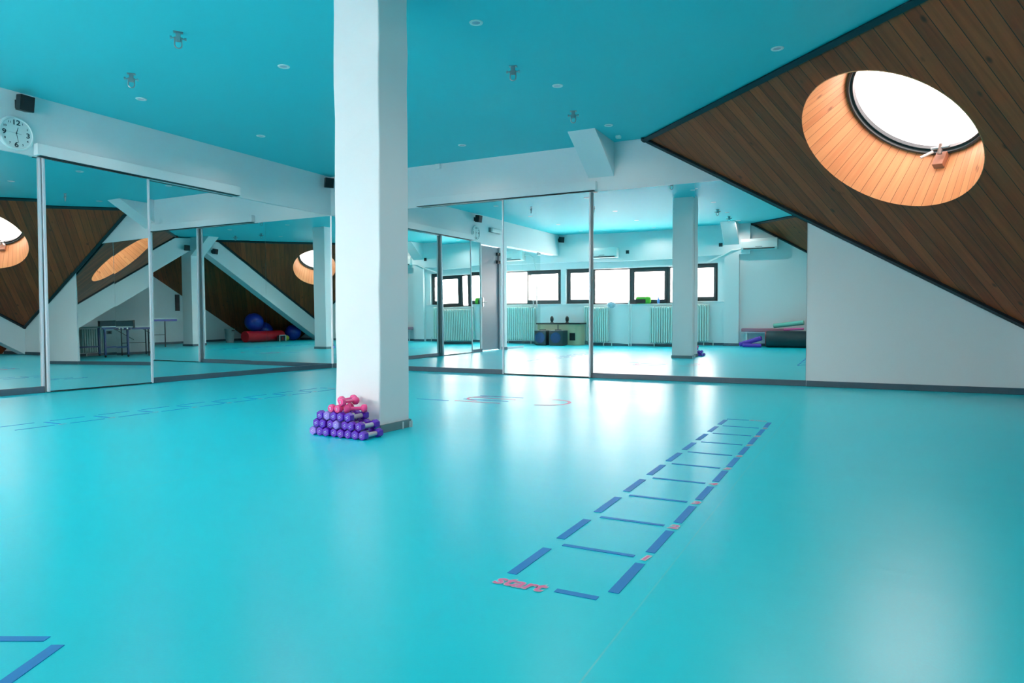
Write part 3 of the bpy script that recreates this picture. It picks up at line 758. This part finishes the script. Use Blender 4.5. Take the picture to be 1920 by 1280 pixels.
roll('rolled_mat', (5.85, yw + .55, .42), (6.29, yw + .55, .44), .028, M['hotpink'], 'thin bright pink rolled mat between the black bag and the mint roll', group='rolled exercise mats')
o = MB().box(6.36, 6.66, yw + .40, yw + .66, .392, .62).build('foam_block', M['red'], bevel=.02, loc=(6.47, yw + .43, .395))
tag(o, 'red foam block at the right end of the mats on the black bag', 'block')
o = MB().sphere((8.40, yw + .36, .2), .2).build('medicine_ball', M['dark'], smooth=True, loc=(8.40, yw + .36, 0))
tag(o, 'shiny dark ball on the floor just left of the corner in the left mirror', 'ball')

# ------------------------------------------------------------------ table tennis table in the alcove
e = thing('table_tennis_table', 'folding table tennis table with a net under the sloping beam', 'table', (10.12, -3.2, 0))
zt_ = .78; ty0, ty1, tx0, tx1 = -4.42, -2.02, 9.46, 10.72
MB().box(tx0, tx1, ty0, -2.80, zt_ - .022, zt_).box(tx0, tx1, -2.76, ty1, zt_ - .022, zt_).build('tabletop', mat('pale_green_table_top', (.42, .55, .55), .5), e, bevel=.002)
MB().box(tx0 + .01, tx0 + .03, -2.75, ty1 - .02, zt_ - .075, zt_ - .022).box(tx0 + .01, tx0 + .03, -3.5, -2.78, zt_ - .075, zt_ - .022).build('apron', M['navy'], e)
MB().box(tx0 + .01, tx0 + .03, -4.30, -3.5, zt_ - .075, zt_ - .022).build('apron', M['ballblue'], e)
MB().box(tx0 - .08, tx1 + .08, -2.785, -2.775, zt_, zt_ + .15).build('net', glass_mat('dark_net', (.45, .52, .56)), e)
MB().box(tx0 - .08, tx1 + .08, -2.787, -2.773, zt_ + .14, zt_ + .155).build('net_tape', M['dark'], e)
MB().box(tx0 - .004, tx0 + .001, ty0, ty1, zt_ - .020, zt_ + .001).build('edge_line', M['white'], e)
for x in (tx0 - .08, tx1 + .08): MB().box(x - .012, x + .012, -2.80, -2.76, zt_ - .05, zt_ + .16).build('net_post', M['black'], e)
for x in (tx0 + .04, tx1 - .06):
    for y in (-2.12, -2.68):
        g = MB().box(x - .02, x + .02, y - .02, y + .02, .06, zt_ - .03).build('leg', M['navy'], e)
        MB().lathe([(.028, -.012), (.032, 0), (.028, .012)], a=(x, y, .032), d=(0, 1, 0), seg=16).build('wheel', M['black'], e)
    MB().box(x - .012, x + .012, -2.68, -2.12, .24, .28).build('crossbar', M['navy'], e)
    for y in (-3.25, -3.95):
        MB().box(x - .01, x + .01, y - .01, y + .01, 0, zt_ - .03).build('leg', M['black'], e)
    MB().tube([(x, -3.05, zt_ - .04), (x, -3.6, .42)], .008).box(x - .008, x + .008, -3.95, -3.25, .33, .345).build('brace', M['black'], e)
for k in range(3):
    o = MB().sphere((tx0 - .03, -2.42 - k*.09 - (.03 if k > 1 else 0), zt_ - .052), .02).build('table_tennis_ball', M['white'], smooth=True, loc=(tx0 - .03, -2.42 - k*.09 - (.03 if k > 1 else 0), zt_ - .052))
    tag(o, ['white table tennis ball in the table side holder, leftmost of three', 'white table tennis ball in the table side holder, middle of three', 'white table tennis ball in the table side holder, rightmost of three'][k], 'ball', 'table tennis balls')
MB().box(tx0 - .05, tx0 + .01, -2.70, -2.33, zt_ - .085, zt_ - .072).build('ball_holder', M['black'], e)
o = MB().box(xr - .03, xr, -5.66, -5.52, 1.0, 1.5).build('wall_board', M['black'], loc=(xr, -5.6, 1.0))
tag(o, 'narrow black board on the outer wall left of the rear pier', 'board')

# ------------------------------------------------------------------ exercise balls etc.
def ball(x, y, z, r, m, label, group='blue exercise balls'):
    t = thing('exercise_ball', label, 'ball', (x, y, z - r), 0, group)
    b = MB().sphere((x, y, z), r, seg=40).build('ball', m, t, smooth=True)
    MB().tube([(x + r*math.cos(a)*1.0, y + r*math.sin(a), z) for a in [k*2*PI/40 for k in range(40)]], r*.012, closed=True).build('seam', m, t)
ball(9.86, -7.22, .625, .29, M['ballblue'], 'largest blue exercise ball, lying on top of the red roll')
ball(10.2, -7.9, .31, .31, M['ballblue'], 'blue exercise ball behind the red roll, middle one')
ball(9.69, -8.70, .262, .26, M['ballblue'], 'blue exercise ball at the low end of the sloping beam')
roll('punch_bag', (9.66, -8.15, .175), (9.60, -6.62, .175), .175, M['red'], 'long red cylindrical bag lying under the blue balls', 'punch bag')
e = thing('waste_bin', 'grey tapered bin against the outer alcove wall', 'bin', (9.95, -6.35, 0))
MB().lathe([(.11, 0), (.15, .42), (.16, .43), (.14, .43), (.10, .02), (0, .02)], a=(9.95, -6.35, 0), seg=24).build('body', M['grey'], e, smooth=True)
MB().box(9.78, 9.80, -6.40, -6.30, .36, .39).build('grip_hole', M['black'], e)
e = thing('framed_case', 'small dark case with a white frame in front of the red bag', 'case', (9.35, -7.85, 0))
MB().box(9.30, 9.42, -7.98, -7.74, .015, .19).build('body', M['dark'], e)
MB().box(9.285, 9.30, -8.0, -7.98, 0, .21).box(9.285, 9.30, -7.74, -7.72, 0, .21).box(9.285, 9.30, -8.0, -7.72, .19, .21).build('frame', M['white'], e)
MB().box(9.292, 9.300, -7.88, -7.84, .05, .13).build('mark', M['red'], e)
o = MB().sphere((9.55, -8.27, .09), .09).build('massage_ball', M['yellow'], smooth=True, loc=(9.55, -8.27, 0))
tag(o, 'small yellow-green ball peeking out behind the white framed case', 'ball')

# ------------------------------------------------------------------ floor markings
def ladder(xl, xrr, y0, n, label, start=True, first=0, wt=.030, numbers=True, flip=False, loc=None, blue='blue'):
    t = thing('floor_ladder_marking', label, 'floor marking', (xl, y0, 0), world=True)
    z = .0016
    def st(nm, a, b, c, d_): MB().box(a, b, c, d_, .0001, z).build(nm, M[blue], t)
    P = .3615
    for k in range(n):
        ya, yb = y0 + k*P + .055, y0 + (k+1)*P - .055
        if first <= k:
            st('rail_strip', xl - wt/2, xl + wt/2, ya + .0, yb + .0)
            st('rail_strip', xrr - wt/2, xrr + wt/2, ya - .0, yb)
        yr = y0 + (k+1)*P
        if k < n - 1: st('rung_strip', xl + .032, xrr - .035, yr - .010, yr + .010)
        if numbers and k < n - 1:
            tw = text_mesh('number', str(k+1), .062, M['whitetape'], t, offset=.006, shear=.15, align='CENTER', loc=(xrr - xl, yr - .022 - y0, .0018))
            tp = text_mesh('number', str(k+1), .062, M['pinktape'], t, offset=.0012, shear=.15, align='CENTER', loc=(xrr - xl, yr - .022 - y0, .0024))
    if start:
        st('rung_strip', xrr - .145, xrr - .025, y0 - .012, y0 + .012)
        text_mesh('word_start', 'start', .085, M['whitetape'], t, offset=.004, shear=.2, loc=(-.020, -.030, .0018), sx=.93)
        text_mesh('word_start', 'start', .085, M['pinktape'], t, offset=.0015, shear=.2, loc=(-.020, -.030, .0024), sx=.93)
    yr = y0 + n*P
    st('rung_strip', xl, xrr - .15, yr - .010, yr + .010)
    text_mesh('word_finish', 'finish', .06, M['pinktape'], t, offset=.001, shear=.2, loc=(xrr - xl - .15, n*P - .02, .0018))
    return t
ladder(6.605, 6.912, -6.72, 10, 'blue taped agility ladder marked start with pink numbers, right of centre')
ladder(2.18, 2.43, -5.89, 9, 'thin blue floor ladder along the left mirrors', start=False, wt=.013)
t = thing('floor_ladder_marking', 'end of a blue floor ladder cut off at the lower left of the photo', 'floor marking', (5.838, -7.515, 0), rz=math.radians(26.8), world=False)
MB().box(-.32, .0, -.012, .012, .0001, .0016).build('rung_strip', M['blue'], t)
MB().box(.030, .060, -.34, -.030, .0001, .0016).build('rail_strip', M['blue'], t)
# jumping target pattern near the pillar
t = thing('floor_target_marking', 'pale pink curve and blue lines printed on the floor between pillar and sliding door', 'floor marking', (4.6, -2.9, 0))
def arc(cx, cy, r, w, a0, a1, m, nm, z=.0016):
    mb = MB(); bm = mb.bm; n = 40; A = []; B = []
    for k in range(n+1):
        a = a0 + (a1-a0)*k/n
        A.append(bm.verts.new((cx + (r-w/2)*math.cos(a), cy + (r-w/2)*math.sin(a), z))); B.append(bm.verts.new((cx + (r+w/2)*math.cos(a), cy + (r+w/2)*math.sin(a), z)))
    for k in range(n): bm.faces.new([A[k], A[k+1], B[k+1], B[k]])
    mb.build(nm, M[m], t)
arc(4.95, -2.75, .22, .03, -1.6, 1.7, 'pinktape', 'arc')
arc(4.35, -2.72, .20, .025, 1.2, 4.6, 'pinktape', 'arc')
for k in range(4): MB().box(4.15, 4.62, -3.02 + k*.16, -2.998 + k*.16, .0001, .0016).build('line', M['blue'] if k % 2 else M['pinktape'], t)
MB().box(3.75, 4.1, -3.05, -3.03, .0001, .0016).build('line', M['blue'], t)

# ------------------------------------------------------------------ dumbbells
def hexbell(m):
    t = thing('dumbbell', '', 'dumbbell', (0, 0, 0), world=False)
    # local axis along +y, centre 0, length .18; origin at the axis centre
    r = .0305
    for s in (-1, 1):
        prof = [(r*.84, 0), (r*1.0, .004), (r*1.0, .036), (r*.6, .046)]
        h = MB().lathe(prof if s > 0 else prof, a=(0, s*.0885, 0), d=(0, -s, 0), seg=6, rot=PI/6).build('head', m, t, bevel=.0018, seg=2)
        mk = MB()
        mk.box(-.010, .010, 0, .0008, .003, .0050).box(-.012, .008, 0, .0008, -.006, -.0045)
        o = mk.build('weight_mark', M['ink'], h); o.location = (0, s*.0892 if s > 0 else -.0898, 0); o.rotation_euler = (0, .5*s, 0)
    MB().cyl((0, -.05, 0), (0, .05, 0), .0145, seg=16).build('grip', M['grip'], t, smooth=True)
    return t
def roundbell():
    t = thing('dumbbell', '', 'dumbbell', (0, 0, 0), world=False)
    for s in (-1, 1):
        h = MB().lathe([(.012, 0), (.022, .002), (.0265, .010), (.0265, .026), (.020, .034), (.010, .040)], a=(0, s*.072, 0), d=(0, -s, 0), seg=24).build('head', M['pink'], t, smooth=True)
        mk = MB().box(-.002, .002, 0, .0008, -.009, .009).box(-.006, -.002, 0, .0008, .004, .008).build('weight_mark', M['ink'], h); mk.location = (0, s*.0722 if s > 0 else -.0732, 0)
    MB().cyl((0, -.045, 0), (0, .045, 0), .0115, seg=16).build('grip', M['pink'], t, smooth=True)
    return t
hp, hl, rb = hexbell(M['purple']), hexbell(M['lilac']), roundbell()
used = {id(hp): False, id(hl): False, id(rb): False}
def bell(src, loc, rz, label, group, roll_=0.):
    o = src if not used[id(src)] else copy_tree(src)
    used[id(src)] = True
    o.location = loc; o.rotation_euler = (0, roll_, rz); o['label'] = label; o['group'] = group
    return o
num = ['first', 'second', 'third', 'fourth', 'fifth', 'sixth', 'seventh', 'eighth']
sp = .0615; vs = .0475; yb0 = -4.975
lil = {(0, 0), (1, 3), (2, 1)}
rows = [(8, 4.340, 'bottom'), (7, 4.366, 'second'), (5, 4.396, 'third')]
for rI, (n, x0, nm) in enumerate(rows):
    for k in range(n):
        src = hl if (rI, k) in lil else hp
        last = k == n - 1
        rz_ = (-.05 if last else random.uniform(-.03, .03)); 
        bell(src, (x0 + k*sp, yb0 + random.uniform(-.006, .006) - k*.004, .0305 - .0035 + rI*(vs + .004)), rz_, '%s hexagonal dumbbell, %s from left in the %s row of the stack' % ('pale lilac' if (rI, k) in lil else 'dark purple', num[k], nm), 'purple hexagonal dumbbells stacked by the pillar')
zp = .027 + 2*(vs+.004) + .0475
pk = [((4.487, -4.99, zp + .001), .06, 'pink round dumbbell, leftmost of the lower pink ones'),
      ((4.548, -4.995, zp), .0, 'pink round dumbbell, middle of the lower pink ones'),
      ((4.632, -4.985, zp), -.75, 'pink round dumbbell lying askew at the right, its bar showing'),
      ((4.520, -4.93, zp + .047), -.05, 'pink round dumbbell at the top of the stack, the rear one'),
      ((4.578, -4.985, zp + .044), -.12, 'pink round dumbbell at the top of the stack, the front one')]
for p, r, lb in pk: bell(rb, p, r, lb, 'pink round dumbbells on top of the stack')

# ------------------------------------------------------------------ skylight details
def cone_r(z): return R0 + (R1 - R0) * z / SH
# angle of the lowest (down slope) direction in roof local coordinates
down = M1i.to_3x3() @ Vector((.5, .5, -.7)); ang0 = math.atan2(down.y, down.x)
def shaft_block(ang, z, w, h, dpt, m, name, parent=None):
    r = cone_r(z)
    u = Vector((math.cos(ang), math.sin(ang), 0)); tq = Vector((-math.sin(ang), math.cos(ang), 0)); k = Vector((0, 0, 1)) + u * ((R1-R0)/SH)
    k.normalize()
    c = u * r + Vector((0, 0, z)); nrm = -u
    def q(d_): return [c + tq*a*w/2 + k*b*h/2 + nrm*d_ for a, b in ((-1,-1),(1,-1),(1,1),(-1,1))]
    return on_shaft(MB().hexa(q(-.02), q(dpt)), name, m, bevel=.003)
oA = ang0 + .16
shaft_block(oA, .43, .10, .13, .055, M['orange'], 'opener_block')
def sp_(ang, rr, z): return Vector((math.cos(ang)*rr, math.sin(ang)*rr, z))
on_shaft(MB().cyl(sp_(oA - .16, .55, .50), sp_(oA + .12, .53, .47), .014).cyl(sp_(oA - .02, .57, .44), sp_(oA - .02, .52, .52), .022), 'opener_arm', M['steel'], smooth=True)
on_shaft(MB().cyl(sp_(oA + .08, .545, .45), sp_(oA + .20, .53, .36), .013), 'opener_handle', M['white'], smooth=True)

# ------------------------------------------------------------------ outside
b = thing('apartment_building', 'pale building across the street seen overexposed through the windows', 'building', (0, -20, -6))
MB().box(-16, 16, -24, -20, -6, 2.6).build('wall', M['facade'], b)
MB().box(-16, 16, -24, -19.8, 2.6, 2.9).build('cornice', M['facade'], b)
w0 = None
for k in range(12):
    x = -14 + k*2.5
    MB().box(x, x + 1.3, -20, -19.95, .2, 1.6).build('facade_window', M['facwin'], b)

# ------------------------------------------------------------------ light
w = bpy.data.worlds.new('overcast_sky'); bpy.context.scene.world = w; w.use_nodes = True
bg = w.node_tree.nodes['Background']; bg.inputs[0].default_value = (1.30, 1.0, .94, 1); bg.inputs[1].default_value = 4.3
def portal(name, loc, rot, sx, sy):
    l = bpy.data.lights.new(name, 'AREA'); l.shape = 'RECTANGLE'; l.size = sx; l.size_y = sy; l.cycles.is_portal = True
    o = bpy.data.objects.new(name, l); C.objects.link(o); o.location = loc; o.rotation_euler = rot
portal('window_portal', (2.2, yw - .2, 1.6), (-PI/2, 0, 0), 4.1, .96)
portal('window_portal', (-1.95, yw - .2, 1.6), (-PI/2, 0, 0), 3.95, .96)
for mir in (False, True):
    c = M1 @ Vector((hc.x, hc.y, SH + .12)); nn = -n_out
    if mir: c = MIR @ c; nn = Vector((nn.x, -nn.y, nn.z))
    q = nn.to_track_quat('-Z', 'Y')
    portal('skylight_portal', c, q.to_euler(), 1.26, 1.26)

# ------------------------------------------------------------------ camera
cam = bpy.data.cameras.new('camera'); co = bpy.data.objects.new('camera', cam); C.objects.link(co)
co.location = (7.50, -8.42, .73); co.rotation_euler = (PI/2 - .0287, 0, math.radians(27.0))
cam.sensor_width = 36; cam.lens = 1288.15/1920*36; cam.clip_start = .02
bpy.context.scene.camera = co
s = bpy.context.scene
s.view_settings.view_transform = 'Standard'; s.view_settings.look = 'None'; s.view_settings.gamma = 1; s.view_settings.use_curve_mapping = False
s.view_settings.exposure = 2.3
s.cycles.max_bounces = 14; s.cycles.glossy_bounces = 10; s.cycles.diffuse_bounces = 8; s.cycles.transparent_max_bounces = 16
s.cycles.sample_clamp_indirect = 6
for o in bpy.data.objects:
    if '_w' in o.keys(): del o['_w']
